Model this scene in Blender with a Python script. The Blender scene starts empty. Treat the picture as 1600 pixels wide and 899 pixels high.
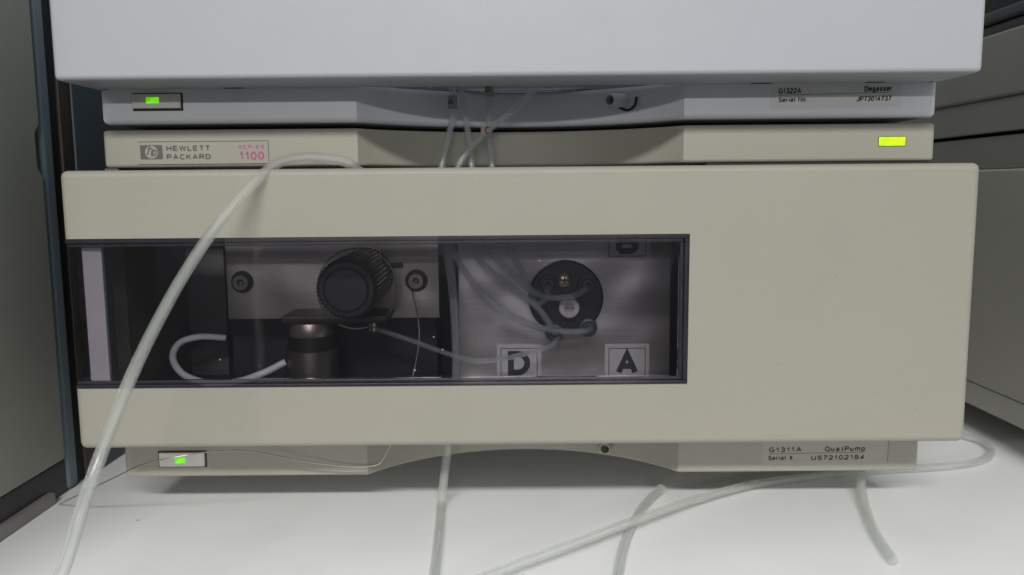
import bpy, bmesh, math, random
from mathutils import Vector, Matrix

random.seed(7)
S = 0.001                      # everything below is written in millimetres
scene = bpy.context.scene
col = scene.collection

# ------------------------------------------------------------------ camera
cam_data = bpy.data.cameras.new('camera')
cam_data.sensor_width = 4.8
cam_data.lens = 1275.08 / 1600 * 4.8
cam_data.clip_start = 0.01
cam_data.clip_end = 50
cam_data.dof.use_dof = True
cam_data.dof.focus_distance = 0.325
cam_data.dof.aperture_fstop = 2.4
cam = bpy.data.objects.new('camera', cam_data)
col.objects.link(cam)
rt = Vector((0.99996090, 0.00088221, -0.00879839))
up = Vector((0.00862402, 0.12252041, 0.99242852))
fw = Vector((-0.00195351, 0.99246560, -0.12250802))
m = Matrix.Identity(4)
for i in range(3):
    m[i][0], m[i][1], m[i][2] = rt[i], up[i], -fw[i]
m.translation = Vector((-2.6251, -311.7684, 136.3905)) * S
cam.matrix_world = m
scene.camera = cam

# ------------------------------------------------------------------ room light
world = bpy.data.worlds.new('World')
scene.world = world
world.use_nodes = True
wn = world.node_tree
bg = wn.nodes['Background']
# light that the room sends back: pale ceiling and walls above, darker floor below
wtc = wn.nodes.new('ShaderNodeTexCoord')
wsep = wn.nodes.new('ShaderNodeSeparateXYZ')
wramp = wn.nodes.new('ShaderNodeValToRGB')
wmap = wn.nodes.new('ShaderNodeMapRange')
wmap.inputs['From Min'].default_value = -1
wn.links.new(wtc.outputs['Generated'], wsep.inputs[0])
wn.links.new(wsep.outputs['Z'], wmap.inputs['Value'])
wn.links.new(wmap.outputs[0], wramp.inputs[0])
wramp.color_ramp.elements[0].position = 0.40
wramp.color_ramp.elements[0].color = (0.11, 0.115, 0.12, 1)
wramp.color_ramp.elements[1].position = 0.62
wramp.color_ramp.elements[1].color = (0.33, 0.352, 0.365, 1)
wn.links.new(wramp.outputs[0], bg.inputs[0])
bg.inputs[1].default_value = 1.0

def area_lamp(name, loc, target, sx, sy, watts, colour):
    d = bpy.data.lights.new(name, 'AREA')
    d.shape = 'RECTANGLE'
    d.size, d.size_y = sx, sy
    d.energy = watts
    d.color = colour
    o = bpy.data.objects.new(name, d)
    o.location = loc
    o.rotation_euler = (Vector(target) - Vector(loc)).to_track_quat('-Z', 'Y').to_euler()
    col.objects.link(o)
    return o

# a long fluorescent fitting on the ceiling, in front of and above the bench
area_lamp('fluorescent_and_fill_light', (-0.15, -2.45, 1.72), (0, 0.03, 0.1), 1.5, 0.16, 66, (1.0, 0.985, 0.95))
# an unseen fill lamp, added far back to brighten the recessed frames
area_lamp('fluorescent_and_fill_light', (-0.2, -8.00, 1.65), (0, 0.03, 0.1), 3.6, 0.16, 130, (1.0, 0.985, 0.95))

scene.view_settings.view_transform = 'Standard'
scene.view_settings.look = 'None'
scene.view_settings.exposure = 0.18
scene.view_settings.gamma = 1.0
scene.view_settings.use_curve_mapping = False
scene.render.engine = 'CYCLES'
scene.cycles.max_bounces = 14
scene.cycles.transparent_max_bounces = 32

# ------------------------------------------------------------------ materials
def new_mat(name):
    mt = bpy.data.materials.new(name)
    mt.use_nodes = True
    nt = mt.node_tree
    nt.nodes.clear()
    out = nt.nodes.new('ShaderNodeOutputMaterial')
    return mt, nt, out

def plastic(name, colour, rough=0.5, vary=0.06, scale=60, bump=0.0, bump_scale=1800, metallic=0.0, spec=0.5,
            specks=None, coat=0.0):
    """A surface with slow colour drift, uneven gloss, fine grain and, if asked for, dirt specks."""
    mt, nt, out = new_mat(name)
    N, L = nt.nodes, nt.links
    p = N.new('ShaderNodeBsdfPrincipled')
    L.new(p.outputs[0], out.inputs[0])
    tc = N.new('ShaderNodeTexCoord')
    n1 = N.new('ShaderNodeTexNoise')
    n1.inputs['Scale'].default_value = scale
    n1.inputs['Detail'].default_value = 5
    L.new(tc.outputs['Object'], n1.inputs['Vector'])
    r = N.new('ShaderNodeValToRGB')
    r.color_ramp.elements[0].position = 0.3
    r.color_ramp.elements[1].position = 0.7
    c = Vector(colour)
    r.color_ramp.elements[0].color = (*(c * (1 - vary)), 1)
    r.color_ramp.elements[1].color = (*[min(1, v) for v in (c * (1 + vary))], 1)
    L.new(n1.outputs['Fac'], r.inputs[0])
    colour_out = r.outputs[0]
    if specks:
        dens, dark, sc = specks
        v = N.new('ShaderNodeTexVoronoi')
        v.inputs['Scale'].default_value = sc
        v.inputs['Randomness'].default_value = 1
        L.new(tc.outputs['Object'], v.inputs['Vector'])
        sz = N.new('ShaderNodeSeparateColor')
        L.new(v.outputs['Color'], sz.inputs[0])
        th = N.new('ShaderNodeMath'); th.operation = 'GREATER_THAN'
        L.new(sz.outputs[0], th.inputs[0]); th.inputs[1].default_value = 1 - dens
        sc2 = N.new('ShaderNodeMath'); sc2.operation = 'MULTIPLY'
        L.new(sz.outputs[1], sc2.inputs[0]); sc2.inputs[1].default_value = 0.16
        ls = N.new('ShaderNodeMath'); ls.operation = 'LESS_THAN'
        L.new(v.outputs['Distance'], ls.inputs[0]); L.new(sc2.outputs[0], ls.inputs[1])
        mu = N.new('ShaderNodeMath'); mu.operation = 'MULTIPLY'
        L.new(th.outputs[0], mu.inputs[0]); L.new(ls.outputs[0], mu.inputs[1])
        mu2 = N.new('ShaderNodeMath'); mu2.operation = 'MULTIPLY'
        L.new(mu.outputs[0], mu2.inputs[0]); mu2.inputs[1].default_value = 0.75
        mx = N.new('ShaderNodeMix'); mx.data_type = 'RGBA'
        L.new(mu2.outputs[0], mx.inputs['Factor'])
        L.new(colour_out, mx.inputs['A']); mx.inputs['B'].default_value = (*dark, 1)
        colour_out = mx.outputs['Result']
    L.new(colour_out, p.inputs['Base Color'])
    rr = N.new('ShaderNodeMapRange')
    rr.inputs['To Min'].default_value = max(0.02, rough - 0.07)
    rr.inputs['To Max'].default_value = min(1, rough + 0.07)
    n2 = N.new('ShaderNodeTexNoise'); n2.inputs['Scale'].default_value = scale * 3.1; n2.inputs['Detail'].default_value = 4
    L.new(tc.outputs['Object'], n2.inputs['Vector'])
    L.new(n2.outputs['Fac'], rr.inputs['Value'])
    L.new(rr.outputs[0], p.inputs['Roughness'])
    p.inputs['Metallic'].default_value = metallic
    p.inputs['Specular IOR Level'].default_value = spec
    p.inputs['Coat Weight'].default_value = coat
    if bump:
        n3 = N.new('ShaderNodeTexNoise'); n3.inputs['Scale'].default_value = bump_scale; n3.inputs['Detail'].default_value = 2
        L.new(tc.outputs['Object'], n3.inputs['Vector'])
        b = N.new('ShaderNodeBump'); b.inputs['Strength'].default_value = bump; b.inputs['Distance'].default_value = 0.0004
        L.new(n3.outputs['Fac'], b.inputs['Height'])
        L.new(b.outputs[0], p.inputs['Normal'])
    return mt

def brushed(name, colour, rough=0.32, stretch=(8, 900, 900), bump=0.12):
    """Metal plate with fine parallel brushing."""
    mt, nt, out = new_mat(name)
    N, L = nt.nodes, nt.links
    p = N.new('ShaderNodeBsdfPrincipled')
    L.new(p.outputs[0], out.inputs[0])
    tc = N.new('ShaderNodeTexCoord')
    mp = N.new('ShaderNodeMapping'); mp.inputs['Scale'].default_value = stretch
    L.new(tc.outputs['Object'], mp.inputs['Vector'])
    n = N.new('ShaderNodeTexNoise'); n.inputs['Scale'].default_value = 2; n.inputs['Detail'].default_value = 6
    L.new(mp.outputs[0], n.inputs['Vector'])
    big = N.new('ShaderNodeTexNoise'); big.inputs['Scale'].default_value = 45; big.inputs['Detail'].default_value = 3
    L.new(tc.outputs['Object'], big.inputs['Vector'])
    add = N.new('ShaderNodeMath'); add.operation = 'ADD'
    L.new(n.outputs['Fac'], add.inputs[0]); L.new(big.outputs['Fac'], add.inputs[1])
    r = N.new('ShaderNodeValToRGB')
    r.color_ramp.elements[0].position = 0.35; r.color_ramp.elements[1].position = 0.75
    mm = N.new('ShaderNodeMath'); mm.operation = 'MULTIPLY'; mm.inputs[1].default_value = 0.5
    L.new(add.outputs[0], mm.inputs[0])
    c = Vector(colour)
    r.color_ramp.elements[0].color = (*(c * 0.8), 1); r.color_ramp.elements[1].color = (*c, 1)
    L.new(mm.outputs[0], r.inputs[0]); L.new(r.outputs[0], p.inputs['Base Color'])
    p.inputs['Metallic'].default_value = 0.85
    p.inputs['Roughness'].default_value = rough
    b = N.new('ShaderNodeBump'); b.inputs['Strength'].default_value = bump; b.inputs['Distance'].default_value = 0.0002
    L.new(n.outputs['Fac'], b.inputs['Height'])
    wave = N.new('ShaderNodeTexNoise'); wave.inputs['Scale'].default_value = 26; wave.inputs['Detail'].default_value = 1
    L.new(tc.outputs['Object'], wave.inputs['Vector'])
    b2 = N.new('ShaderNodeBump'); b2.inputs['Strength'].default_value = 0.6; b2.inputs['Distance'].default_value = 0.006
    L.new(wave.outputs['Fac'], b2.inputs['Height']); L.new(b.outputs[0], b2.inputs['Normal'])
    L.new(b2.outputs[0], p.inputs['Normal'])
    return mt

def glowing(name, colour, strength):
    """Backlit lens of an indicator lamp, with a brighter spot where the diode sits."""
    mt, nt, out = new_mat(name)
    N, L = nt.nodes, nt.links
    p = N.new('ShaderNodeBsdfPrincipled')
    p.inputs['Base Color'].default_value = (*[v * 0.5 for v in colour], 1)
    p.inputs['Roughness'].default_value = 0.3
    tc = N.new('ShaderNodeTexCoord')
    n = N.new('ShaderNodeTexNoise'); n.inputs['Scale'].default_value = 420
    L.new(tc.outputs['Object'], n.inputs['Vector'])
    mr = N.new('ShaderNodeMapRange')
    mr.inputs['From Min'].default_value = 0.35; mr.inputs['From Max'].default_value = 0.7
    mr.inputs['To Min'].default_value = strength * 0.65; mr.inputs['To Max'].default_value = strength * 1.3
    L.new(n.outputs['Fac'], mr.inputs['Value'])
    p.inputs['Emission Color'].default_value = (*colour, 1)
    L.new(mr.outputs[0], p.inputs['Emission Strength'])
    L.new(p.outputs[0], out.inputs[0])
    return mt

def clear_plastic(name, tint, rough=0.03, ior=1.49):
    """Smoky window plastic: light passes tinted, the surface mirrors by Fresnel."""
    mt, nt, out = new_mat(name)
    N, L = nt.nodes, nt.links
    t = N.new('ShaderNodeBsdfTransparent'); t.inputs[0].default_value = (*tint, 1)
    g = N.new('ShaderNodeBsdfGlossy'); g.inputs['Roughness'].default_value = rough
    tc = N.new('ShaderNodeTexCoord')
    n = N.new('ShaderNodeTexNoise'); n.inputs['Scale'].default_value = 30; n.inputs['Detail'].default_value = 8
    L.new(tc.outputs['Object'], n.inputs['Vector'])
    mr = N.new('ShaderNodeMapRange'); mr.inputs['To Min'].default_value = rough * 0.5; mr.inputs['To Max'].default_value = rough * 2.5
    L.new(n.outputs['Fac'], mr.inputs['Value']); L.new(mr.outputs[0], g.inputs['Roughness'])
    f = N.new('ShaderNodeFresnel'); f.inputs['IOR'].default_value = ior
    mx = N.new('ShaderNodeMixShader')
    L.new(f.outputs[0], mx.inputs[0]); L.new(t.outputs[0], mx.inputs[1]); L.new(g.outputs[0], mx.inputs[2])
    L.new(mx.outputs[0], out.inputs[0])
    return mt

def tubing(name, colour, milky=0.3, clear=0.3, rough=0.18):
    """Translucent polymer tube wall: part frosted refraction, part clear, part milky scatter."""
    mt, nt, out = new_mat(name)
    N, L = nt.nodes, nt.links
    p = N.new('ShaderNodeBsdfPrincipled')
    p.inputs['Base Color'].default_value = (*colour, 1)
    p.inputs['Roughness'].default_value = rough
    tl = N.new('ShaderNodeBsdfTranslucent'); tl.inputs[0].default_value = (*colour, 1)
    m1 = N.new('ShaderNodeMixShader'); m1.inputs[0].default_value = 0.4
    L.new(p.outputs[0], m1.inputs[1]); L.new(tl.outputs[0], m1.inputs[2])
    g = N.new('ShaderNodeBsdfPrincipled')
    g.inputs['Base Color'].default_value = (0.95, 0.96, 0.94, 1)
    g.inputs['Transmission Weight'].default_value = 1.0
    g.inputs['Roughness'].default_value = rough
    g.inputs['IOR'].default_value = 1.34
    m2 = N.new('ShaderNodeMixShader'); m2.inputs[0].default_value = milky / max(1e-6, 1 - clear)
    L.new(g.outputs[0], m2.inputs[1]); L.new(m1.outputs[0], m2.inputs[2])
    t = N.new('ShaderNodeBsdfTransparent'); t.inputs[0].default_value = (0.98, 0.985, 0.98, 1)
    m3 = N.new('ShaderNodeMixShader'); m3.inputs[0].default_value = clear
    L.new(m2.outputs[0], m3.inputs[1]); L.new(t.outputs[0], m3.inputs[2])
    L.new(m3.outputs[0], out.inputs[0])
    return mt

M = {}
M['table'] = plastic('white_laminate', (0.84, 0.845, 0.845), 0.42, 0.03, 22, 0.05, 900, specks=(0.07, (0.15, 0.14, 0.13), 150))
M['beige'] = plastic('warm_beige_plastic', (0.260, 0.249, 0.209), 0.55, 0.015, 45, 0.35, 2300, specks=(0.02, (0.19, 0.175, 0.15), 330))
M['beige_frame'] = plastic('beige_frame_plastic', (0.260, 0.249, 0.209), 0.5, 0.02, 25, 0.15, 2300)
M['white'] = plastic('cool_white_plastic', (0.322, 0.334, 0.362), 0.5, 0.015, 25, 0.18, 2300)
M['white_frame_lit'] = plastic('cool_white_plastic_lit', (0.56, 0.575, 0.62), 0.45, 0.02, 25, 0.12, 2300)  # lighter than the cover: light missing on the frame put into its colour
M['button'] = plastic('button_plastic', (0.55, 0.54, 0.50), 0.42, 0.03, 200, 0.1, 2300)
M['dark_gap'] = plastic('black_gap', (0.012, 0.012, 0.014), 0.7, 0.2, 60)
M['housing'] = plastic('grey_housing', (0.30, 0.295, 0.27), 0.5, 0.04, 40, 0.15, 1500)
M['foam'] = plastic('black_foam', (0.018, 0.018, 0.022), 0.85, 0.3, 40)
M['inner_grey'] = plastic('dark_grey_lining', (0.075, 0.075, 0.072), 0.7, 0.15, 60)
M['black'] = plastic('black_plastic', (0.010, 0.010, 0.011), 0.42, 0.15, 120, 0.15, 1800)
M['black_cap'] = plastic('black_cap_plastic', (0.016, 0.017, 0.019), 0.5, 0.15, 120, 0.3, 1600)
M['rubber'] = plastic('black_rubber', (0.02, 0.02, 0.02), 0.8, 0.1, 100)
M['steel'] = brushed('brushed_steel', (0.52, 0.48, 0.44), 0.33)
M['valve_plate'] = brushed('brushed_aluminium', (0.56, 0.54, 0.515), 0.32, (5, 600, 600))
M['chrome'] = plastic('polished_steel', (0.66, 0.62, 0.55), 0.18, 0.05, 60, metallic=1.0)
M['collar'] = brushed('turned_steel', (0.46, 0.41, 0.35), 0.36, (900, 900, 5))
M['turned_dark'] = brushed('turned_dark_steel', (0.19, 0.17, 0.16), 0.4, (900, 900, 5))
M['dark_steel'] = plastic('dark_steel', (0.26, 0.245, 0.235), 0.35, 0.1, 60, metallic=0.9)
M['brass'] = plastic('brass_screw', (0.50, 0.43, 0.26), 0.28, 0.1, 300, metallic=1.0)
M['capillary'] = plastic('steel_capillary', (0.42, 0.39, 0.33), 0.3, 0.05, 300, metallic=1.0)
M['thin_capillary'] = plastic('dull_capillary', (0.30, 0.27, 0.24), 0.35, 0.1, 300, metallic=0.8)
M['tray'] = plastic('silver_tray', (0.62, 0.65, 0.71), 0.26, 0.06, 45, metallic=0.55)
M['lamp'] = glowing('green_indicator_lens', (0.20, 0.90, 0.005), 0.62)
M['status'] = glowing('status_lens', (0.50, 0.93, 0.004), 0.80)
M['pane'] = clear_plastic('smoky_window_plastic', (0.76, 0.75, 0.78))
M['rim'] = plastic('smoky_rim_plastic', (0.034, 0.033, 0.042), 0.3, 0.1, 80, spec=0.4)
nt = M['rim'].node_tree
tr = nt.nodes.new('ShaderNodeBsdfTransparent'); tr.inputs[0].default_value = (0.80, 0.78, 0.84, 1)
mx = nt.nodes.new('ShaderNodeMixShader'); mx.inputs[0].default_value = 0.45
out = next(n for n in nt.nodes if n.type == 'OUTPUT_MATERIAL'); pr = next(n for n in nt.nodes if n.type == 'BSDF_PRINCIPLED')
nt.links.new(pr.outputs[0], mx.inputs[1]); nt.links.new(tr.outputs[0], mx.inputs[2]); nt.links.new(mx.outputs[0], out.inputs[0])
M['tube'] = tubing('milky_tubing', (0.84, 0.86, 0.83), 0.14, 0.60, 0.13)
M['solvent'] = tubing('thin_solvent_tubing', (0.66, 0.72, 0.77), 0.16, 0.58, 0.14)
M['solvent_bright'] = M['solvent']
M['cable'] = plastic('white_cable_sheath', (0.70, 0.69, 0.70), 0.4, 0.03, 80)
M['ink'] = plastic('dark_grey_ink', (0.028, 0.028, 0.030), 0.6, 0.2, 900)
M['logo_ink'] = plastic('grey_logo_ink', (0.075, 0.075, 0.068), 0.55, 0.12, 900)
M['logo_light'] = plastic('logo_light_ink', (0.260, 0.249, 0.209), 0.55, 0.05, 900)
M['pink_ink'] = plastic('magenta_ink', (0.31, 0.06, 0.16), 0.55, 0.1, 900)
M['label_white'] = plastic('label_paper', (0.52, 0.52, 0.51), 0.45, 0.03, 300)
M['label_beige'] = plastic('label_film', (0.29, 0.282, 0.24), 0.4, 0.03, 300)
M['strut'] = plastic('pale_strut', (0.52, 0.51, 0.505), 0.5, 0.04, 60)
M['sticker'] = plastic('letter_sticker', (0.47, 0.465, 0.455), 0.5, 0.05, 200)
M['tag_tan'] = plastic('tan_tag', (0.26, 0.25, 0.21), 0.6, 0.1, 300)
M['tag_grey'] = plastic('grey_tag', (0.24, 0.24, 0.235), 0.6, 0.1, 300)
M['tag_pink'] = plastic('pink_tag', (0.30, 0.23, 0.17), 0.6, 0.1, 300)
M['fitting'] = plastic('blue_grey_fitting', (0.05, 0.062, 0.08), 0.45, 0.1, 200)
M['fitting_white'] = plastic('white_fitting', (0.46, 0.45, 0.42), 0.4, 0.05, 200)
M['spout'] = plastic('grey_spout', (0.50, 0.52, 0.56), 0.4, 0.03, 200)
M['cab_side'] = plastic('olive_grey_panel', (0.25, 0.257, 0.222), 0.5, 0.05, 14, 0.25, 1500)
M['cab_strip'] = plastic('blue_grey_trim', (0.125, 0.165, 0.195), 0.45, 0.06, 30, 0.2, 1500)
M['cab_dark'] = plastic('dark_blue_panel', (0.060, 0.080, 0.098), 0.5, 0.06, 30, 0.2, 1500)
M['cab_brown'] = plastic('brown_trim', (0.045, 0.035, 0.031), 0.5, 0.1, 60)
M['plinth'] = plastic('black_plinth', (0.028, 0.027, 0.030), 0.45, 0.1, 60)
M['pad'] = plastic('grey_edge_pad', (0.22, 0.20, 0.20), 0.35, 0.1, 80)
M['side_grey'] = plastic('grey_side_plastic', (0.30, 0.292, 0.262), 0.5, 0.04, 20, 0.2, 1500)
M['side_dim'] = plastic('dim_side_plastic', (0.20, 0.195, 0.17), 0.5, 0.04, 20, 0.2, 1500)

# ------------------------------------------------------------------ builders
WORLD_LOC = {}

def finish(name, bm, mat, parent=None, smooth=None, recalc=True, weighted=False):
    """Link one bmesh (in mm, world space) as an object with its origin in its own middle."""
    if recalc:
        bmesh.ops.recalc_face_normals(bm, faces=bm.faces)
    lo = Vector((1e9,) * 3); hi = -lo
    for v in bm.verts:
        for i in range(3):
            lo[i] = min(lo[i], v.co[i]); hi[i] = max(hi[i], v.co[i])
    c = (lo + hi) / 2
    for v in bm.verts:
        v.co = (v.co - c) * S
    me = bpy.data.meshes.new(name)
    bm.to_mesh(me); bm.free()
    if smooth is not None:
        me.shade_smooth()
        me.set_sharp_from_angle(angle=math.radians(smooth))
    me.materials.append(M[mat])
    o = bpy.data.objects.new(name, me)
    col.objects.link(o)
    if weighted:
        wn = o.modifiers.new('face_normals', 'WEIGHTED_NORMAL')
        wn.keep_sharp = True
        wn.weight = 80
    base = WORLD_LOC[parent.name] if parent else Vector((0, 0, 0))
    o.location = (c - base) * S
    if parent:
        o.parent = parent
    WORLD_LOC[o.name] = c
    return o

def thing(name, loc, label, cat, group=None):
    o = bpy.data.objects.new(name, None)
    o.empty_display_size = 0.01
    o.location = Vector(loc) * S
    col.objects.link(o)
    WORLD_LOC[o.name] = Vector(loc)
    return tag(o, label, cat, group)

def tag(o, label, cat, group=None):
    o['label'] = label; o['category'] = cat
    if group:
        o['group'] = group
    return o

def round_edges(bm, width, seg=3, angle=60, test=None):
    es = [e for e in bm.edges if len(e.link_faces) == 2 and e.calc_face_angle(0) > math.radians(angle) and (test is None or test(e))]
    bmesh.ops.bevel(bm, geom=es, offset=width, segments=seg, profile=0.5, affect='EDGES', clamp_overlap=True)

def bm_box(bm, x0, x1, y0, y1, z0, z1):
    r = bmesh.ops.create_cube(bm, size=1)
    for v in r['verts']:
        v.co = Vector(((x0 + x1) / 2 + v.co.x * (x1 - x0), (y0 + y1) / 2 + v.co.y * (y1 - y0), (z0 + z1) / 2 + v.co.z * (z1 - z0)))

def box(name, x0, x1, y0, y1, z0, z1, mat, parent=None, bevel=0.0, seg=2):
    bm = bmesh.new()
    bm_box(bm, x0, x1, y0, y1, z0, z1)
    if bevel:
        bmesh.ops.recalc_face_normals(bm, faces=bm.faces)
        round_edges(bm, bevel, seg)
    return finish(name, bm, mat, parent, 40 if bevel else None, weighted=bool(bevel))

def prism(name, outline, z0, z1, mat, parent, bevel=0.0, seg=3, axis='Z', angle=60):
    """outline extruded upright: (x,y) along z, or (x,z) along y with axis 'Y'."""
    bm = bmesh.new()
    P = (lambda a, b, t: (a, b, t)) if axis == 'Z' else (lambda a, b, t: (a, t, b))
    lo = [bm.verts.new(P(a, b, z0)) for a, b in outline]
    hi = [bm.verts.new(P(a, b, z1)) for a, b in outline]
    bm.faces.new(lo); bm.faces.new(hi)
    n = len(outline)
    for i in range(n):
        bm.faces.new((lo[i], lo[(i + 1) % n], hi[(i + 1) % n], hi[i]))
    bmesh.ops.recalc_face_normals(bm, faces=bm.faces)
    if bevel:
        round_edges(bm, bevel, seg, angle)
    return finish(name, bm, mat, parent, 35, weighted=True)

def frame_axes(d):
    d = Vector(d).normalized()
    a = Vector((0, 0, 1)) if abs(d.z) < 0.9 else Vector((1, 0, 0))
    u = d.cross(a).normalized()
    return d, u, d.cross(u).normalized()

def lathe(name, origin, direction, profile, mat, parent=None, seg=40, smooth=35, ribs=None):
    """profile: (distance along axis, radius) pairs; ribs=(count, depth, first, last) notches those rings."""
    d, u, w = frame_axes(direction)
    o = Vector(origin)
    bm = bmesh.new()
    rings = []
    if ribs:
        seg = ribs[0] * 4
    for i, (t, r) in enumerate(profile):
        if r < 1e-6:
            rings.append([bm.verts.new(o + d * t)])
            continue
        ring = []
        for k in range(seg):
            a = 2 * math.pi * k / seg
            rr = r
            if ribs and ribs[2] <= i <= ribs[3] and k % 4 in (0, 1):
                rr = r - ribs[1]
            ring.append(bm.verts.new(o + d * t + (u * math.cos(a) + w * math.sin(a)) * rr))
        rings.append(ring)
    for A, B in zip(rings, rings[1:]):
        if len(A) == 1 and len(B) == 1:
            continue
        for k in range(max(len(A), len(B))):
            k2 = (k + 1) % max(len(A), len(B))
            if len(A) == 1:
                bm.faces.new((A[0], B[k], B[k2]))
            elif len(B) == 1:
                bm.faces.new((A[k], A[k2], B[0]))
            else:
                bm.faces.new((A[k], A[k2], B[k2], B[k]))
    return finish(name, bm, mat, parent, smooth)

def spline(pts, per=14):
    P = [Vector(p) for p in pts]
    P = [P[0] * 2 - P[1]] + P + [P[-1] * 2 - P[-2]]
    out = []
    for i in range(1, len(P) - 2):
        p0, p1, p2, p3 = P[i - 1], P[i], P[i + 1], P[i + 2]
        t0 = 0.0; t1 = t0 + (p1 - p0).length ** 0.5; t2 = t1 + (p2 - p1).length ** 0.5; t3 = t2 + (p3 - p2).length ** 0.5
        for k in range(per):
            t = t1 + (t2 - t1) * k / per
            a1 = p0 * ((t1 - t) / (t1 - t0)) + p1 * ((t - t0) / (t1 - t0))
            a2 = p1 * ((t2 - t) / (t2 - t1)) + p2 * ((t - t1) / (t2 - t1))
            a3 = p2 * ((t3 - t) / (t3 - t2)) + p3 * ((t - t2) / (t3 - t2))
            b1 = a1 * ((t2 - t) / (t2 - t0)) + a2 * ((t - t0) / (t2 - t0))
            b2 = a2 * ((t3 - t) / (t3 - t1)) + a3 * ((t - t1) / (t3 - t1))
            out.append(b1 * ((t2 - t) / (t2 - t1)) + b2 * ((t - t1) / (t2 - t1)))
    out.append(P[-2].copy())
    return out

def tube(name, pts, r, mat, parent=None, bore=0.0, seg=16, per=14, closed=False):
    """A swept round tube; bore > 0 gives it an inner wall and open ends."""
    path = spline(pts, per) if not closed else [Vector(p) for p in pts]
    bm = bmesh.new()
    n = len(path)
    u = None
    outer, inner = [], []
    for i, p in enumerate(path):
        if closed:
            d = (path[(i + 1) % n] - path[i - 1]).normalized()
        else:
            d = (path[min(i + 1, n - 1)] - path[max(i - 1, 0)]).normalized()
        if u is None:
            _, u, _ = frame_axes(d)
        u = (u - d * u.dot(d)).normalized()
        w = d.cross(u)
        mk = lambda rad: [bm.verts.new(p + (u * math.cos(2 * math.pi * k / seg) + w * math.sin(2 * math.pi * k / seg)) * rad) for k in range(seg)]
        outer.append(mk(r))
        if bore:
            inner.append(mk(bore))
    def skin(R):
        for i in range(len(R) - (0 if closed else 1)):
            A, B = R[i], R[(i + 1) % len(R)]
            for k in range(seg):
                bm.faces.new((A[k], A[(k + 1) % seg], B[(k + 1) % seg], B[k]))
    skin(outer)
    if bore:
        skin(inner)
        for e in (0, -1):
            for k in range(seg):
                bm.faces.new((outer[e][k], outer[e][(k + 1) % seg], inner[e][(k + 1) % seg], inner[e][k]))
    elif not closed:
        bm.faces.new(outer[0]); bm.faces.new(list(reversed(outer[-1])))
    return finish(name, bm, mat, parent, 60)

def ell(cx, cy, rx, ry, a0, a1, n=14):
    return [(cx + rx * math.cos(math.radians(a0 + (a1 - a0) * k / n)), cy + ry * math.sin(math.radians(a0 + (a1 - a0) * k / n))) for k in range(n + 1)]

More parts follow.
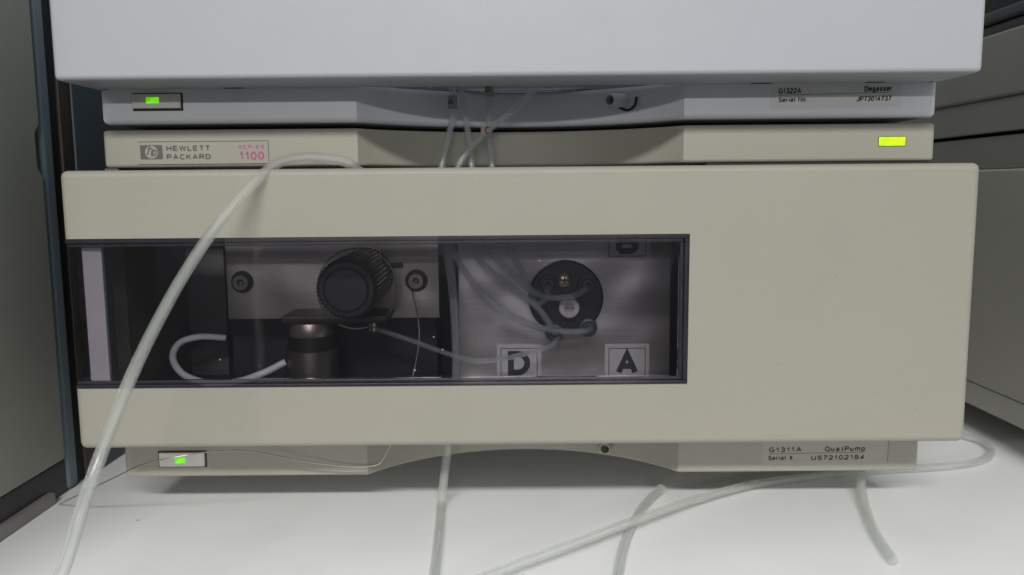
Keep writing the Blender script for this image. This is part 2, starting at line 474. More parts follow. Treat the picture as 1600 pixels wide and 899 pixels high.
# single-line sans alphabet: glyph -> (advance width, strokes); cap height 1, x height 0.72
XH = 0.72
GLYPH = {
    'A': (.74, [[(0, 0), (.35, 1), (.70, 0)], [(.12, .33), (.58, .33)]]),
    'B': (.68, [[(0, 0), (0, 1), (.36, 1)] + ell(.36, .76, .24, .24, 90, -90) + [(.36, .52), (0, .52)], [(.36, .52)] + ell(.36, .26, .29, .26, 90, -90) + [(0, 0)]]),
    'C': (.70, [ell(.36, .5, .36, .5, 45, 315)]),
    'D': (.72, [[(0, 0), (0, 1), (.28, 1)] + ell(.28, .5, .40, .5, 90, -90, 20) + [(0, 0)]]),
    'E': (.62, [[(.58, 1), (0, 1), (0, 0), (.60, 0)], [(0, .52), (.52, .52)]]),
    'G': (.76, [ell(.36, .5, .36, .5, 45, 300, 20) + [(.70, .12), (.70, .46), (.40, .46)]]),
    'H': (.70, [[(0, 0), (0, 1)], [(.66, 0), (.66, 1)], [(0, .52), (.66, .52)]]),
    'I': (.10, [[(.02, 0), (.02, 1)]]),
    'J': (.56, [[(.48, 1), (.48, .26)] + ell(.24, .26, .24, .26, 0, -180) + [(0, .34)]]),
    'K': (.70, [[(0, 0), (0, 1)], [(.62, 1), (0, .36)], [(.22, .58), (.66, 0)]]),
    'L': (.56, [[(0, 1), (0, 0), (.54, 0)]]),
    'N': (.70, [[(0, 0), (0, 1), (.64, 0), (.64, 1)]]),
    'P': (.66, [[(0, 0), (0, 1), (.36, 1)] + ell(.36, .73, .27, .27, 90, -90) + [(0, .46)]]),
    'Q': (.80, [ell(.38, .5, .38, .5, 80, 440, 26), [(.48, .22), (.76, -.04)]]),
    'R': (.70, [[(0, 0), (0, 1), (.38, 1)] + ell(.38, .74, .26, .26, 90, -90) + [(0, .48)], [(.36, .48), (.62, 0)]]),
    'S': (.66, [ell(.32, .74, .29, .26, 20, 250, 14) + ell(.32, .255, .31, .255, 80, -165, 14)]),
    'T': (.64, [[(0, 1), (.62, 1)], [(.31, 1), (.31, 0)]]),
    'U': (.70, [[(0, 1), (0, .32)] + ell(.33, .32, .33, .32, 180, 360) + [(.66, 1)]]),
    'W': (1.0, [[(0, 1), (.25, 0), (.49, .96), (.73, 0), (.98, 1)]]),
    '0': (.62, [ell(.28, .5, .28, .5, 80, 440, 24)]),
    '1': (.40, [[(0, .76), (.20, .86), (.26, 1), (.26, 0)]]),
    '2': (.62, [ell(.28, .71, .27, .29, 165, -25, 14) + [(.42, .44), (0, .10), (0, 0), (.56, 0)]]),
    '3': (.62, [ell(.27, .75, .24, .25, 160, -80, 12) + [(.22, .52)], [(.22, .52)] + ell(.27, .265, .28, .265, 80, -160, 14)]),
    '4': (.62, [[(.42, 0), (.42, 1), (0, .30), (0, .26), (.56, .26)]]),
    '7': (.60, [[(0, 1), (.55, 1), (.54, .90), (.30, .50), (.18, 0)]]),
    '8': (.62, [ell(.28, .755, .23, .245, -85, 275, 20), ell(.28, .265, .28, .265, 95, 455, 20)]),
    'a': (.60, [[(.46, .56)] + ell(.25, .50, .22, .21, 10, 165, 10), [(.47, .55), (.47, .06), (.53, 0)], [(.46, .42), (.18, .37)] + ell(.18, .18, .17, .18, 90, 300, 10) + [(.46, .16)]]),
    'e': (.58, [[(.02, .38), (.50, .38)] + ell(.26, .36, .25, .36, 8, 318, 20)]),
    'g': (.60, [ell(.25, .36, .25, .36, 60, 300, 16), [(.48, XH), (.48, -.08)] + ell(.25, -.08, .23, .20, 0, -160, 10)]),
    'i': (.14, [[(.03, 0), (.03, XH)], [(.03, .90), (.03, 1)]]),
    'l': (.14, [[(.03, 0), (.03, 1)]]),
    'm': (.88, [[(0, 0), (0, XH)], [(0, .50)] + ell(.20, .50, .19, .22, 170, 0, 10) + [(.39, 0)], [(.40, .50)] + ell(.59, .50, .19, .22, 170, 0, 10) + [(.78, 0)]]),
    'o': (.60, [ell(.27, .36, .27, .36, 80, 440, 22)]),
    'p': (.60, [[(0, -.28), (0, XH)], ell(.25, .36, .25, .36, 150, -150, 18)]),
    'h': (.60, [[(0, 0), (0, 1)], [(0, .48)] + ell(.23, .48, .23, .24, 170, 0, 10) + [(.46, 0)]]),
    'r': (.36, [[(0, 0), (0, XH)], [(0, .46)] + ell(.22, .46, .22, .25, 170, 75, 8)]),
    's': (.54, [ell(.24, .54, .21, .18, 20, 250, 12) + ell(.24, .18, .23, .18, 80, -165, 12)]),
    't': (.34, [[(.12, .92), (.12, .12), (.20, .01), (.30, .02)], [(0, XH - .02), (.30, XH - .02)]]),
    'u': (.58, [[(0, XH), (0, .24)] + ell(.23, .24, .23, .24, 180, 360, 10) + [(.46, XH)], [(.46, .24), (.46, 0)]]),
    '#': (.66, [[(.12, 0), (.24, 1)], [(.38, 0), (.50, 1)], [(0, .32), (.58, .32)], [(.04, .68), (.62, .68)]]),
    '.': (.16, [[(.03, 0), (.03, .12)]]),
    ' ': (.34, []),
}

def ribbon(bm, pts, w, y, depth):
    """A flat stroke of width w along pts (x,z), mitred, slightly raised from the wall."""
    P = [Vector(p) for p in pts]
    Q = [P[0]]
    for p in P[1:]:
        if (p - Q[-1]).length > 1e-4:
            Q.append(p)
    P = Q
    n = len(P)
    closed = n > 3 and (P[0] - P[-1]).length < w * 0.3
    if n < 2:
        return
    rows = []
    for i in range(n):
        a = P[i] - P[i - 1] if i else (P[i] - P[-2] if closed else P[1] - P[0])
        b = P[i + 1] - P[i] if i < n - 1 else (P[1] - P[0] if closed else P[i] - P[i - 1])
        a = a.normalized(); b = b.normalized()
        na = Vector((-a.y, a.x)); nb = Vector((-b.y, b.x))
        mt = na + nb
        if mt.length < 0.3:
            mt = na
        mt.normalize()
        k = 1 / max(0.5, mt.dot(na))
        e = P[i].copy()
        rows.append((e + mt * (w / 2 * k), e - mt * (w / 2 * k)))
    F = [(bm.verts.new((p.x, y - depth, p.y)), bm.verts.new((q.x, y - depth, q.y)), bm.verts.new((p.x, y, p.y)), bm.verts.new((q.x, y, q.y))) for p, q in rows]
    for A, B in zip(F, F[1:]):
        bm.faces.new((A[0], B[0], B[1], A[1])); bm.faces.new((A[0], A[2], B[2], B[0])); bm.faces.new((A[1], B[1], B[3], A[3]))
    for e in (F[0], F[-1]):
        bm.faces.new((e[0], e[1], e[3], e[2]))

def lettering(text, x0, x1, z0, z1, y, mat, parent, name='lettering', shear=0.0, tilt=0.0, depth=0.03, weight=0.14, gap=0.22):
    """Printed characters drawn as raised strokes: baseline z0, cap height z1 - z0, filling x0..x1."""
    pen = 0.0
    strokes = []
    for ch in text:
        adv, st = GLYPH[ch]
        for s_ in st:
            strokes.append([(pen + px, pz) for px, pz in s_])
        pen += adv + gap
    lo = min(p[0] for s_ in strokes for p in s_); hi = max(p[0] for s_ in strokes for p in s_)
    H = z1 - z0
    w = weight * H
    bm = bmesh.new()
    for i, s_ in enumerate(strokes):
        q = []
        for px, pz in s_:
            x = x0 + w / 2 + (px - lo) / max(1e-6, hi - lo) * (x1 - x0 - w)
            z = z0 + w / 2 + pz * (H - w)
            q.append((x + shear * (z - z0), z + tilt * (x - x0)))
        ribbon(bm, q, w, y, depth + 0.004 * (i % 5))
    return finish(name, bm, mat, parent)

def stroke_rect(name, x0, x1, z0, z1, y, w, mat, parent, sides='LRTB', tilt=0.0, depth=0.03):
    bm = bmesh.new()
    if 'L' in sides: bm_box(bm, x0 - w / 2, x0 + w / 2, y - depth, y, z0, z1)
    if 'R' in sides: bm_box(bm, x1 - w / 2, x1 + w / 2, y - depth, y, z0, z1)
    e = w / 2
    if 'T' in sides: bm_box(bm, x0 + e, x1 - e, y - depth, y, z1 - w / 2, z1 + w / 2)
    if 'B' in sides: bm_box(bm, x0 + e, x1 - e, y - depth, y, z0 - w / 2, z0 + w / 2)
    for v in bm.verts:
        v.co.z += tilt * (v.co.x - x0)
    return finish(name, bm, mat, parent)

def arc(x0, x1, y_front, sag, n=26):
    """A hollow in the front outline: circle through (x0,y_front),(x1,y_front), sag deep."""
    h = (x1 - x0) / 2; R = (h * h + sag * sag) / (2 * sag); cx = (x0 + x1) / 2; cy = y_front + sag - R
    a = math.asin(h / R)
    return [(cx + R * math.sin(-a + 2 * a * k / n), cy + R * math.cos(-a + 2 * a * k / n)) for k in range(n + 1)]

W = 172.5
TZ = -6.0           # table surface: the housings stand 18 mm above it
YS = 31.4          # front of the housings; the covers stand in front of it at y = 0

def hollow_outline(depth=100, sag=33, x0=-66.8, x1=68.4):
    return [(-W, YS)] + arc(x0, x1, YS, sag) + [(W, YS), (W, depth), (-W, depth)]

def cover_shell(name, z0, z1, mat, parent, window=None, flange=20, bevel=2.6, wall=2.8, xw=W, x_off=0.0):
    """Front cover: a shallow tub open at the back; window=(x_right, z0, z1) cuts a slot open to the left side."""
    bm = bmesh.new()
    L, R = -xw + x_off, xw + x_off
    if window:
        wx, wz0, wz1 = window
        out = [(L, z1), (R, z1), (R, z0), (L, z0), (L, wz0), (wx, wz0), (wx, wz1), (L, wz1)]
        skip = {4, 5, 6}
        skip.add(-1)
    else:
        out = [(L, z1), (R, z1), (R, z0), (L, z0)]
        skip = set()
    fr = [bm.verts.new((x, 0, z)) for x, z in out]
    bk = [bm.verts.new((x, flange, z)) for x, z in out]
    bm.faces.new(fr)
    n = len(out)
    for i in range(n):
        if i in skip:
            continue
        bm.faces.new((fr[i], bk[i], bk[(i + 1) % n], fr[(i + 1) % n]))
    for v in [v for v in bm.verts if not v.link_faces]:
        bm.verts.remove(v)
    bmesh.ops.recalc_face_normals(bm, faces=bm.faces)
    if bm.faces[:][0].normal.y > 0:
        bmesh.ops.reverse_faces(bm, faces=bm.faces)
    round_edges(bm, bevel, 4, 60)
    o = finish(name, bm, mat, parent, 40, recalc=False)
    s = o.modifiers.new('wall', 'SOLIDIFY')
    s.thickness = wall * S
    s.offset = -1
    s.use_even_offset = True
    me = bpy.data.meshes.new_from_object(o.evaluated_get(bpy.context.evaluated_depsgraph_get()))
    o.modifiers.clear()
    o.data = me
    me.shade_smooth()
    me.set_sharp_from_angle(angle=math.radians(35))
    wn = o.modifiers.new('face_normals', 'WEIGHTED_NORMAL')
    wn.keep_sharp = True
    wn.weight = 80
    return o

def power_button(parent, x0, x1, z0, z1, lamp, gap):
    """Push button in a dark slot of the housing front, with a green lens."""
    gl, gr, gb, gt = gap
    slot = box('button_slot', x0 - gl, x1 + gr, YS - 0.06, YS + 1.5, z0 - gb, z1 + gt, 'dark_gap', parent)
    b = box('power_button', x0, x1, YS - 1.3, YS + 1.2, z0, z1, 'button', parent, 0.35, 2)
    box('indicator_lamp', lamp[0], lamp[1], YS - 1.5, YS - 0.5, lamp[2], lamp[3], 'lamp', b, 0.2, 2)

# ------------------------------------------------------------------ bench
o = box('table_top', -900, 900, -175, 900, TZ - 30, TZ, 'table', None, 2.0)
o['kind'] = 'structure'

# ------------------------------------------------------------------ the beige pump
pump = thing('solvent_pump', (0, 250, TZ),
             'beige laboratory pump with wide smoky window, standing on the white table under the degasser', 'pump')
prism('top_frame', hollow_outline(), 145.5, 161.1, 'beige_frame', pump, 1.6, 3)
prism('bottom_frame', hollow_outline(), 12.0, 39.5, 'beige_frame', pump, 1.2, 3)
box('side_post', -W, -167.0, YS + 0.3, 100, 39.6, 145.4, 'inner_grey', pump)
box('side_lining', -166.8, -148.0, 96.0, 100.8, 42.2, 145.3, 'inner_grey', pump)
box('side_post', 78.0, W, YS + 0.3, 100, 39.6, 145.4, 'foam', pump)
bm = bmesh.new()
bm_box(bm, -171.5, -168.5, 100.2, 462, 13, 160); bm_box(bm, 168.5, 171.5, 100.2, 462, 13, 160)
bm_box(bm, -168.4, 168.4, 100.2, 462, 157, 160); bm_box(bm, -168.4, 168.4, 100.2, 462, 13, 16)
bm_box(bm, -168.4, 168.4, 459, 462, 16.1, 156.9)
finish('housing', bm, 'beige_frame', pump)
box('back_panel', -168.3, 168.3, 101, 104, 16.2, 156.8, 'foam', pump)
box('inner_floor', -166.8, 77.8, 66.5, 100.8, 39.7, 42.0, 'foam', pump)
for fx in (-145, 145):
    for fy in (150, 420):
        lathe('foot', (fx, fy, TZ), (0, 0, 1), [(0, 0), (0, 8), (19.2, 9), (19.2, 0)], 'rubber', pump, 24)

# front cover with its window
WZ0, WZ1, WX = 59.3, 118.0, 64.9
cover_shell('front_cover', 34.9, 143.9, 'beige', pump, (WX, WZ0, WZ1), 20, xw=W + 2.3)
fr = bmesh.new()
bm_box(fr, -174.5, WX - 0.05, 0.5, 3.6, 116.2, WZ1 - 0.05)
bm_box(fr, -174.5, WX - 0.05, 0.5, 3.6, WZ0 + 0.05, 60.6)
bm_box(fr, 63.2, WX - 0.05, 0.5, 3.6, 60.7, 116.1)
bmesh.ops.recalc_face_normals(fr, faces=fr.faces); round_edges(fr, 0.3, 2)
wf = finish('window_frame', fr, 'rim', pump, 40, weighted=True)
fr = bmesh.new()
bm_box(fr, -174.4, 63.0, 1.7, 4.4, 114.7, 116.15)
bm_box(fr, -174.4, 63.0, 1.5, 4.4, 60.65, 62.0)
bm_box(fr, 61.6, 63.15, 1.7, 4.4, 62.1, 114.6)
bmesh.ops.recalc_face_normals(fr, faces=fr.faces); round_edges(fr, 0.35, 2)
finish('window_ledge', fr, 'rim', wf, 40, weighted=True)
box('window_pane', -174.3, 61.5, 2.4, 3.9, 62.05, 114.65, 'pane', pump)
box('window_side_pane', -174.7, -173.2, 4.5, 19.8, 60.7, 116.1, 'pane', pump)
box('window_strut', -170.6, -162.9, 4.8, 7.0, 58.5, 118.5, 'strut', pump, 0.4)
for dx, dy_, dz in ((-34.0, 2.35, 78.4), (-30.6, 2.35, 73.4), (-41.6, 2.35, 65.2), (-118.0, 2.35, 70.1), (7.5, 2.35, 108.0)):
    lathe('dust_speck', (dx, dy_, dz), (0, -1, 0), [(0, 0.0), (0, 0.26), (0.12, 0.2), (0.16, 0)], 'sticker', pump, 8)

# nameplate
npy = YS - 0.02
npl = stroke_rect('nameplate', -158.3, -103.9, 146.9, 156.2, npy, 0.24, 'ink', pump, 'TRB')
box('emblem', -157.2, -147.9, YS - 0.08, YS + 0.2, 149.0, 154.9, 'logo_ink', npl, 0.9, 3)
bm = bmesh.new()
bmesh.ops.create_circle(bm, cap_ends=True, radius=2.62, segments=40)
for v in bm.verts:
    v.co = Vector((-152.5 + v.co.x, YS - 0.10, 151.95 + v.co.y))
finish('emblem_disc', bm, 'logo_light', npl)
lettering('h', -154.6, -152.5, 150.6, 154.8, YS - 0.11, 'logo_ink', npl, 'emblem_letter', 0.30, weight=0.13)
lettering('p', -152.6, -150.7, 150.4, 153.9, YS - 0.11, 'logo_ink', npl, 'emblem_letter', 0.30, weight=0.15)
lettering('HEWLETT', -146.3, -128.0, 152.3, 154.6, npy, 'logo_ink', npl, weight=0.25, gap=0.36)
lettering('PACKARD', -146.3, -127.9, 148.8, 151.1, npy, 'logo_ink', npl, weight=0.25, gap=0.36)
lettering('SERIES', -116.3, -105.6, 153.0, 154.6, npy, 'pink_ink', npl, weight=0.2, gap=0.5)
lettering('1100', -116.2, -105.7, 148.4, 151.9, npy, 'pink_ink', npl, weight=0.22, gap=0.3)

# status light and button
sl = box('status_lamp', 149.3, 160.2, YS - 0.25, YS + 0.6, 151.9, 155.5, 'status', pump, 0.15)
stroke_rect('lamp_bezel', 149.2, 160.3, 151.8, 155.6, YS - 0.02, 0.22, 'dark_gap', sl, 'LRTB', 0, 0.12)
power_button(pump, -157.1, -137.4, 17.0, 23.2, (-150.1, -145.7, 18.6, 21.2), (0.7, 0.7, 0.6, 0.7))

# type label on the lower frame
lp = box('type_label', 104.7, 159.5, YS - 0.10, YS + 0.2, 15.6, 28.0, 'label_beige', pump)
ly = YS - 0.11; tl = 0.010
lettering('G1311A', 107.6, 121.8, 20.9, 23.2, ly, 'ink', lp, tilt=tl, weight=0.23, gap=0.34)
lettering('QuatPump', 131.8, 149.4, 21.0, 23.4, ly, 'ink', lp, tilt=tl, weight=0.23, gap=0.34)
lettering('Serial #', 107.4, 118.1, 17.3, 19.4, ly, 'ink', lp, tilt=tl, weight=0.23, gap=0.34)
lettering('US72102184', 126.0, 149.2, 17.2, 19.4, ly, 'ink', lp, tilt=tl, weight=0.23, gap=0.34)
bm = bmesh.new(); bm_box(bm, 107.5, 149.4, ly - 0.03, ly, 20.15, 20.35)
for v in bm.verts: v.co.z += tl * (v.co.x - 107.5)
finish('label_rule', bm, 'ink', lp)
stroke_rect('label_border', 104.9, 159.3, 16.3, 27, ly, 0.2, 'ink', lp, 'R')

# spout under the cover, in the hollow
lathe('drain_spout', (41.5, 61, 18.6), (-0.25, -1, -0.08), [(0, 3.0), (13, 3.0), (13.6, 2.7), (13.6, 2.0), (4, 1.9), (4, 0)], 'beige_frame', pump, 28)

# inside, behind the window: pump head plate
hp = box('head_plate', -139.6, -38.2, 75, 79, 74.4, 116.5, 'steel', pump, 0.4)
for sx in (-132.0, -48.9):
    ring = lathe('screw_recess', (sx, 75.2, 92.4), (0, -1, 0), [(0, 0), (0, 5.4), (0.5, 5.4), (0.5, 0)], 'black', pump, 36)
    lathe('screw', (sx, 75.2, 92.4), (0, -1, 0), [(0.5, 3.9), (3.2, 3.9), (3.6, 3.5), (3.6, 1.75), (1.2, 1.6), (1.2, 0)], 'dark_steel', ring, 36)
    lathe('screw_socket', (sx, 75.2, 92.4), (0, -1, 0), [(1.3, 0), (1.3, 1.4), (1.9, 0.6), (1.9, 0)], 'chrome', ring, 6, 20)
knob = lathe('purge_knob', (-72.7, 74.5, 95.6), (0, -1, -0.03),
             [(0, 0), (0, 10.5), (5, 10.5), (5.5, 13.1), (44.5, 13.1), (46.3, 12.5), (47.5, 11.4), (47.5, 9.6), (46.6, 9.4), (46.6, 0)],
             'black', pump, 40, 25, (44, 0.55, 3, 5))
lathe('knob_cap', (-72.7, 74.5, 95.6), (0, -1, -0.03), [(46.7, 9.3), (47.8, 9.2), (48.3, 8.6), (48.5, 0)], 'black_cap', knob, 48)
lathe('knob_collar', (-72.7, 74.5, 95.6), (0, -1, -0.03), [(0.5, 13.4), (3.2, 13.4), (3.2, 10.6), (0.5, 10.6), (0.5, 13.4)], 'chrome', knob, 48)
cyl = (-96.2, 60)
lathe('valve_body', (cyl[0], cyl[1], 42.0), (0, 0, 1), [(0, 0), (0, 12.2), (21, 12.2), (21.6, 11.5), (21.6, 0)], 'turned_dark', pump, 48)
lathe('valve_ring', (cyl[0], cyl[1], 42.0), (0, 0, 1), [(21.7, 0), (21.7, 10.8), (27.0, 10.8), (27.0, 0)], 'black', pump, 48)
lathe('valve_collar', (cyl[0], cyl[1], 42.0), (0, 0, 1), [(27.1, 0), (27.1, 9.6), (27.6, 9.9), (33.2, 9.9), (33.7, 9.6), (33.7, 0)], 'collar', pump, 48)
box('head_block', -107.5, -60, 50.5, 74.8, 75.8, 79.4, 'black', pump, 0.8)
lathe('valve_stub', (-68.5, 62, 71.0), (0.1, -0.2, 1), [(0, 0), (0, 2.2), (4, 2.2), (4, 1.1), (9, 1.1), (9, 0)], 'chrome', pump, 24)
ring_pts = [(-75.9 + 18.0 * math.cos(2 * math.pi * k / 64) + 1.0, 62 + 2.0 * math.sin(2 * math.pi * k / 64 + 1), 90.4 + 18.6 * math.sin(2 * math.pi * k / 64)) for k in range(64)]
tube('capillary_coil', ring_pts, 0.38, 'thin_capillary', pump, closed=True, seg=8)
box('pump_block', -140, -40, 80, 100.5, 42.2, 73.5, 'foam', pump, 1.0)
box('cam_bracket', -60.5, -55.2, 71.0, 74.9, 99.0, 101.2, 'black', pump, 0.3)

# valve on the right: plate, black disc, ports, letters
vp = box('valve_plate', -28.0, 69.5, 60, 64, 40.3, 121, 'valve_plate', pump, 0.4)
vd = lathe('valve_disc', (21.0, 59.9, 86.3), (0, -1, 0), [(0, 0), (0, 16.9), (6.2, 16.9), (7.0, 16.1), (7.0, 0)], 'black', pump, 64)
for px, pz in ((30.9, 73.0), (30.5, 92.4), (12.7, 92.7), (15.8, 70.6)):
    lathe('port_fitting', (px, 53.0, pz), (0, -1, 0), [(0, 0), (0, 4.4), (2.2, 4.2), (2.6, 3.2), (3.8, 2.6), (3.8, 1.6), (0.5, 1.6)], 'fitting', vd, 10, 20)
lathe('centre_fitting', (22.2, 53.0, 82.3), (0, -1, 0), [(0, 0), (0, 4.7), (3.4, 4.6), (3.9, 4.1), (3.9, 2.2), (2.2, 2.1), (2.2, 0)], 'fitting_white', vd, 36)
box('centre_slot', 19.9, 24.5, 48.95, 49.2, 82.1, 82.55, 'inner_grey', vd)
ms = lathe('mounting_screw', (20.2, 53.0, 94.8), (0, -1, 0), [(0, 0), (0, 3.2), (1.4, 3.1), (2.0, 2.2), (2.2, 0)], 'brass', vd, 30)
def cross_slot(parent, x, y, z):
    bm = bmesh.new()
    bm_box(bm, x - 1.7, x + 1.7, y - 0.25, y, z - 0.35, z + 0.35)
    bm_box(bm, x - 0.35, x + 0.35, y - 0.28, y, z - 1.7, z + 1.7)
    finish('screw_slot', bm, 'black', parent)
cross_slot(vd, 20.2, 50.85, 94.8)
for ch, cx, cz in (('D', -0.4, 55.3), ('A', 49.7, 55.0), ('B', 49.4, 111.4)):
    st = box('letter_sticker', cx - 10.3, cx + 10.3, 59.80, 59.96, cz - 9.0, cz + 8.8, 'sticker', pump)
    stroke_rect('sticker_border', cx - 8.4, cx + 8.4, cz - 6.9, cz + 6.7, 59.79, 0.35, 'ink', st)
    lettering(ch, cx - 5.2, cx + 5.2, cz - 6.0, cz + 5.6, 59.79, 'ink', st, 'sticker_letter', weight=0.24)
tube('cable', [(-143.4,80.0,64.6), (-154.1,74.0,66.1), (-161.0,68.0,64.2), (-161.9,62.0,59.0), (-155.7,56.0,52.7), (-143.4,51.0,49.3),
               (-129.6,49.0,49.7), (-116.7,50.0,53.5), (-107.2,54.0,57.8)], 1.6, 'cable', pump, seg=14)
tube('capillary', [(-52.0,73.0,92.2), (-50.2,70.0,85.9), (-47.6,66.0,76.4), (-47.0,64.0,66.1), (-48.8,62.0,54.4), (-50.9,60.0,45.7), (-52, 64, 41.5)], 0.28, 'capillary', pump, seg=8)

# ------------------------------------------------------------------ the white degasser on top
deg = thing('degasser', (0, 250, 163), 'cool white degasser unit with deep plain front, stacked on the beige pump', 'degasser')
prism('lower_frame', hollow_outline(sag=36), 163.3, 179.3, 'white_frame_lit', deg, 2.4, 4)
box('housing', -171.5, 171.5, 100.2, 462, 164.5, 240, 'white_frame_lit', deg, 1.0)
cover_shell('front_cover', 177.3, 238.5, 'white', deg, None, 29.6, 1.9, 2.8, W + 0.9, -0.4)
box('inner_tray', -70, 72, 66, 70, 179.6, 232, 'tray', deg, 1.0)
box('tray_lip', -70, 72, 62.5, 66.2, 182.5, 184.5, 'tray', deg, 0.7)
for sx, w in ((-115.9, 4.2), (98.9, 4.2), (145.2, 3.8)):
    box('vent_slot', sx - w, sx + w, 26.5, 29.5, 177.2, 177.9, 'dark_gap', deg)
box('vent_slot', -170.0, -167.5, 27.6, 29.4, 177.2, 177.9, 'dark_gap', deg)
box('vent_slot', 167.5, 168.6, 27.6, 29.4, 177.2, 177.9, 'dark_gap', deg)
for fx in (-145, 145):
    for fy in (130, 420):
        lathe('foot', (fx, fy, 160.0), (0, 0, 1), [(0, 0), (0, 8), (4.6, 9), (4.6, 0)], 'rubber', deg, 24)
power_button(deg, -158.9, -139.0, 169.7, 175.5, (-153.0, -147.6, 171.7, 174.2), (0.15, 0.75, 1.0, 0.45))
lp = box('type_label', 103.6, 157.8, YS - 0.10, YS + 0.2, 167.4, 176.6, 'label_white', deg)
for v in lp.data.vertices:
    v.co.z += 0.012 * v.co.x
ly = YS - 0.11; tl = 0.018
lettering('G1322A', 107.0, 116.4, 173.3, 175.6, ly, 'ink', lp, tilt=tl, weight=0.22, gap=0.24)
lettering('Degasser', 142.3, 153.8, 173.9, 176.2, ly, 'ink', lp, tilt=tl, weight=0.22, gap=0.24)
lettering('Serial No.', 107.1, 118.9, 169.9, 172.0, ly, 'ink', lp, tilt=tl, weight=0.22, gap=0.24)
lettering('JP73014737', 139.2, 153.6, 169.9, 172.1, ly, 'ink', lp, tilt=tl, weight=0.22, gap=0.24)
bm = bmesh.new(); bm_box(bm, 106.6, 154.2, ly - 0.03, ly, 172.72, 172.9)
for v in bm.verts: v.co.z += tl * (v.co.x - 106.6)
finish('label_rule', bm, 'ink', lp)
# drain spout on the right flank of the hollow
lathe('drain_spout', (47.8, 56.5, 173.9), (-0.72, -0.92, -0.08), [(0, 3.1), (13.2, 2.9), (13.9, 2.6), (13.9, 2.0), (4, 1.9), (4, 0)], 'spout', deg, 32)
tube('spout_seat', [(51.2, 48.4, 174.5), (50.6, 49.3, 171.0), (48.0, 52.0, 169.2), (44.6, 54.6, 170.6)], 0.55, 'dark_gap', deg, seg=8)

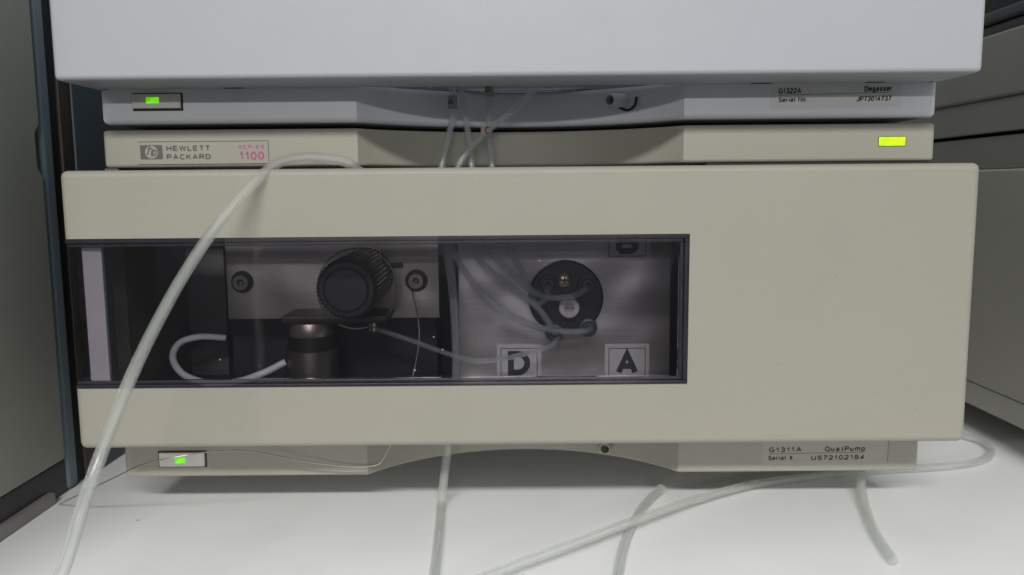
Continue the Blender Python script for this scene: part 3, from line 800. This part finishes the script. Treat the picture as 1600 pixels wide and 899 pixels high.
# ------------------------------------------------------------------ tubes and the loose capillary
TP = {
    'waste': [(-52.0,44.0,118.0), (-57.0,38.0,132.0), (-62.5,31.5,140.0), (-67.2,28.3,144.6), (-71.4,26.6,147.2), (-77.6,23.5,148.4), (-85.1,17.0,148.7), (-92.4,8.0,146.8), (-98.6,-4.0,139.4), (-106.9,-20.0,125.3), (-114.0,-36.0,108.7), (-119.9,-50.0,91.3), (-123.6,-62.0,76.2), (-126.2,-73.0,61.2), (-129.5,-82.0,44.7), (-134.2,-88.0,26.1), (-141,-97,8), (-151,-115,-1), (-162,-142,-4)],
    'drain': [(-33.3,46.0,123.6), (-31.3,44.0,108.2), (-29.4,44.0,92.7), (-28.3,43.5,72.8), (-28.4,43.0,52.6), (-30.6,42.0,35.4), (-32.8,41.0,19.5), (-34.1,38.0,9.6), (-35.6,38.3,-2.6), (-34.5,15.8,-4.0), (-33.3,-8.5,-4.0), (-32.3,-32.1,-4.0), (-30.8,-60.6,-4.0)],
    'loop': [(203,215,-4), (222,180,-4), (238.1,157.9,-4.0), (243.8,143.6,-4.0), (247.4,131.4,-4.0), (251.8,122.0,-4.0), (250.1,108.8,-4.0), (241.7,95.5,-4.0), (228.5,86.5,-4.0), (213.0,81.7,-4.0), (197.4,79.2,-4.0), (165.3,74.5,-4.0), (137.7,67.5,-3.8), (109.8,56.6,-3.0), (78.0,35.3,-1.5), (48.5,9.4,0.5), (20.5,-12.4,0.2), (-4.1,-29.7,-0.8), (-19.8,-40.9,-1.8), (-36.2,-54.2,-3.0)],
    'cross': [(65.1,52.9,-3.1), (55.6,36.6,-3.9), (46.9,16.1,-4.0), (39.7,-7.0,-4.0), (34.5,-30.3,-4.0), (30.2,-53.4,-4.0)],
    'short': [(166.1,72.8,5.0), (159.4,56.8,2.4), (153.8,42.6,-1.4), (149.0,27.0,-3.7), (142.4,2.0,-3.9), (138.6,-20.6,-3.9)],
    'wire': [(-54.0,30.0,36), (-55.0,28.0,29.7), (-57.5,27.0,24.1), (-61.0,26.0,19.1), (-68.1,24.0,18.4), (-84.8,20.0,21.4), (-99.3,15.0,26.2), (-110.4,9.0,30.7), (-120.8,2.0,33.2), (-130.7,-5.0,33.9), (-145.3,-5.0,31.0), (-168.5,9.0,18.9), (-191.6,26.0,5.9), (-210.6,45.5,-5.5)],
    'solA': [(-31.2,56.0,190.2), (-29.8,55.0,181.9), (-27.6,54.0,174.3), (-30.0,52.0,160.9), (-33.6,48.0,145.0), (-34.5,42.0,129.0), (-29.5,38.0,111.3), (-18.6,40.0,93.0), (-6.2,43.0,81.7), (7.9,46.0,74.5), (19.4,46.5,72.2), (27.6,45.5,72.3), (30.7,47.5,72.8), (30.9,53.0,73.1)],
    'solB': [(-26.7,60.0,190.4), (-25.1,58.0,179.2), (-22.3,54.0,160.9), (-20.5,49.0,144.9), (-21.2,46.0,126.0), (-12.9,43.0,109.4), (-3.3,43.0,98.7), (6.0,44.0,90.4), (15.1,45.0,87.7), (24.5,45.0,88.6), (29.7,47.5,91.5), (30.4,53.0,92.3)],
    'solC': [(16.1,59.0,190.0), (10.9,57.0,182.6), (0.2,53.0,171.7), (-12.8,49.0,161.1), (-22.2,46.0,151.4), (-26.1,44.5,144.9), (-24.8,42.0,126.1), (-18.6,42.0,106.5), (-4.7,43.0,93.6), (8.0,44.0,83.3), (13.9,45.5,74.5), (15.7,48.5,71.0), (15.8,53.0,70.6)],
    'solD': [(-12.4,59.0,190.4), (-12.5,58.0,180.0), (-12.9,56.0,161.0), (-11.6,51.0,144.9), (-9.7,48.0,125.9), (-3.2,48.0,107.6), (3.8,49.5,93.0), (8.0,49.0,84.7), (11.5,48.0,86.8), (12.5,47.5,91.0), (12.7,53.0,92.7)],
    'out': [(18.0,52.0,70.5), (15.2,47.5,66.5), (7.8,44.0,64.4), (-5.0,41.0,61.8), (-19.1,39.0,61.0), (-32.5,47.0,62.6), (-50.4,56.0,67.2), (-67.7,60.0,72.2)],
}
g = 'loose milky tubes around the pump'
tag(tube('waste_tube', TP['waste'], 2.0, 'tube', bore=1.2, seg=20), 'thick milky tube arching out over the top edge of the beige pump cover', 'tube', g)
tag(tube('drain_tube', TP['drain'], 2.0, 'tube', bore=1.2, seg=20), 'milky tube hanging straight down out of the hollow under the pump onto the table', 'tube', g)
tag(tube('table_tube', TP['loop'], 2.0, 'tube', bore=1.2, seg=20), 'long milky tube looping beside the pump, under it and across the table over another tube', 'tube', g)
tag(tube('table_tube', TP['cross'], 2.05, 'tube', bore=1.2, seg=20), 'milky tube on the table whose cut end pokes out from beneath the long crossing tube', 'tube', g)
tag(tube('table_tube', TP['short'], 2.1, 'tube', bore=1.25, seg=20), 'short bent milky tube with open end, coming out under the pump type label', 'tube', g)
tag(tube('steel_capillary', TP['wire'], 0.26, 'capillary', seg=10), 'hair thin steel capillary bowing in front of the pump power button', 'capillary')

gs = 'solvent tubes from the degasser to the pump valve'
def letter_tag(parent, p, half, h, mat, ch, box_ch):
    x, y, z = p
    t = box('letter_tag', x - half, x + half, y - 0.3, y, z - h, z + h, mat, parent, 0.1)
    a, b, c, d = box_ch
    lettering(ch, x + a, x + b, z + c, z + d, y - 0.31, 'ink', t, 'tag_letter', weight=0.2)
sA = tag(tube('solvent_tube', TP['solA'], 1.45, 'solvent', bore=0.8), 'thin clear solvent tube with small tag lettered A below the degasser', 'tube', gs)
letter_tag(sA, (-28.6, 51.7, 173.3), 2.0, 2.9, 'tag_grey', 'A', (-2.0, 0.6, -1.2, 1.2))
tag(tube('solvent_tube', TP['solB'], 1.45, 'solvent', bore=0.8), 'thin clear solvent tube without a tag, beside the tube tagged A', 'tube', gs)
sC = tag(tube('solvent_tube', TP['solC'], 1.45, 'solvent', bore=0.8), 'thin clear solvent tube slanting across the others with pinkish tag lettered C', 'tube', gs)
letter_tag(sC, (-14.2, 46.8, 160.6), 2.0, 2.0, 'tag_pink', 'C', (-0.3, 1.9, -1.6, 1.8))
sD = tag(tube('solvent_tube', TP['solD'], 1.45, 'solvent', bore=0.8), 'upright thin clear solvent tube with tan tag lettered D at the degasser edge', 'tube', gs)
letter_tag(sD, (-12.4, 55.5, 180.3), 1.95, 4.6, 'tag_tan', 'D', (-1.9, 0.3, -2.6, 0.0))
tag(tube('transfer_tube', TP['out'], 1.2, 'solvent', bore=0.6), 'thin sagging tube from the black valve disc to the pump head behind the window', 'tube')

# ------------------------------------------------------------------ cabinet on the left
XL = -214.7
cab = thing('storage_cabinet', (-280, 100, TZ), 'tall olive grey cabinet with black plinth and blue grey edge strip, beside the pump', 'cabinet')
bm = bmesh.new()
# side panel with a finger notch at its rear edge
YE = 60.9
pts = [(-165, 10.7), (YE, 10.7), (YE, 143.1), (YE - 3.6, 147.1), (YE - 3.6, 161.7), (YE, 165.7), (YE, 430), (-165, 430)]
lo = [bm.verts.new((-340, y, z)) for y, z in pts]; hi = [bm.verts.new((XL, y, z)) for y, z in pts]
bm.faces.new(lo); bm.faces.new(hi)
for i in range(len(pts)):
    bm.faces.new((lo[i], lo[(i + 1) % len(pts)], hi[(i + 1) % len(pts)], hi[i]))
bmesh.ops.recalc_face_normals(bm, faces=bm.faces)
round_edges(bm, 1.6, 3, 20)
finish('side_panel', bm, 'cab_side', cab, 40, weighted=True)
box('plinth', -340, XL - 1.4, -163, YE + 1.4, TZ + 0.3, 10.5, 'plinth', cab, 1.0)
box('edge_pad', -310, XL + 1.6, -163, YE - 13, TZ, TZ + 5.6, 'pad', cab, 1.2)
box('edge_strip', -330, XL - 0.6, YE + 1.6, 72.1, TZ + 0.3, 430, 'cab_strip', cab, 2.5, 4)
box('shadow_gap', XL - 10.9, XL - 2.5, 72.3, 79.6, TZ + 0.3, 425, 'dark_gap', cab)
box('inner_body', -330, XL - 11, 72.3, 480, TZ + 0.3, 425, 'plinth', cab)
box('corner_post', XL - 10.8, XL - 1.0, 79.8, 89.5, TZ + 0.3, 425, 'cab_brown', cab, 0.8)
box('rear_panel', XL - 10.8, XL - 0.4, 90.5, 480, TZ + 0.3, 425, 'cab_dark', cab, 0.8)

# ------------------------------------------------------------------ instrument stack on the right
XR = 255
ri = thing('bench_instrument', (330, 300, TZ), 'grey instrument with plain side standing on the table beside the pump, lowest of its stack', 'instrument')
box('base_skirt', XR + 0.6, 560, 42, 470, 11.6, 24.6, 'side_grey', ri, 0.6)
box('side_panel', XR, 560, 40, 470, 24.8, 143.4, 'side_grey', ri, 1.2, 3)
box('upper_panel', XR + 3.2, 560, 42, 470, 143.6, 161.3, 'side_dim', ri, 0.8)
for fx in (340, 520):
    for fy in (140, 430):
        lathe('foot', (fx, fy, TZ), (0, 0, 1), [(0, 0), (0, 9), (18.5, 9), (18.5, 0)], 'rubber', ri, 24)
ru = thing('bench_instrument', (330, 300, 163), 'dim grey instrument with a ridge along its side, stacked on the lower grey instrument', 'instrument')
box('lower_panel', XR + 1.6, 560, 42, 470, 163.2, 181.0, 'side_dim', ru, 0.6)
box('side_panel', XR, 560, 40, 470, 181.2, 215.4, 'side_dim', ru, 1.6, 3)
for fx in (290, 520):
    for fy in (140, 430):
        lathe('foot', (fx, fy, 160.8), (0, 0, 1), [(0, 0), (0, 9), (3, 9), (3, 0)], 'rubber', ru, 24)
rk = thing('black_tray', (330, 300, 215.4), 'black lipped tray lying on top of the stack of grey instruments', 'tray')
box('tray_base', XR + 3, 560, 44, 470, 215.4, 221, 'plinth', rk, 1.0)
box('tray_rim', XR + 0.6, 560, 41, 470, 221.2, 228, 'plinth', rk, 1.6, 3)
box('tray_body', XR + 5, 560, 46, 470, 228.2, 275, 'dark_gap', rk, 1.5)
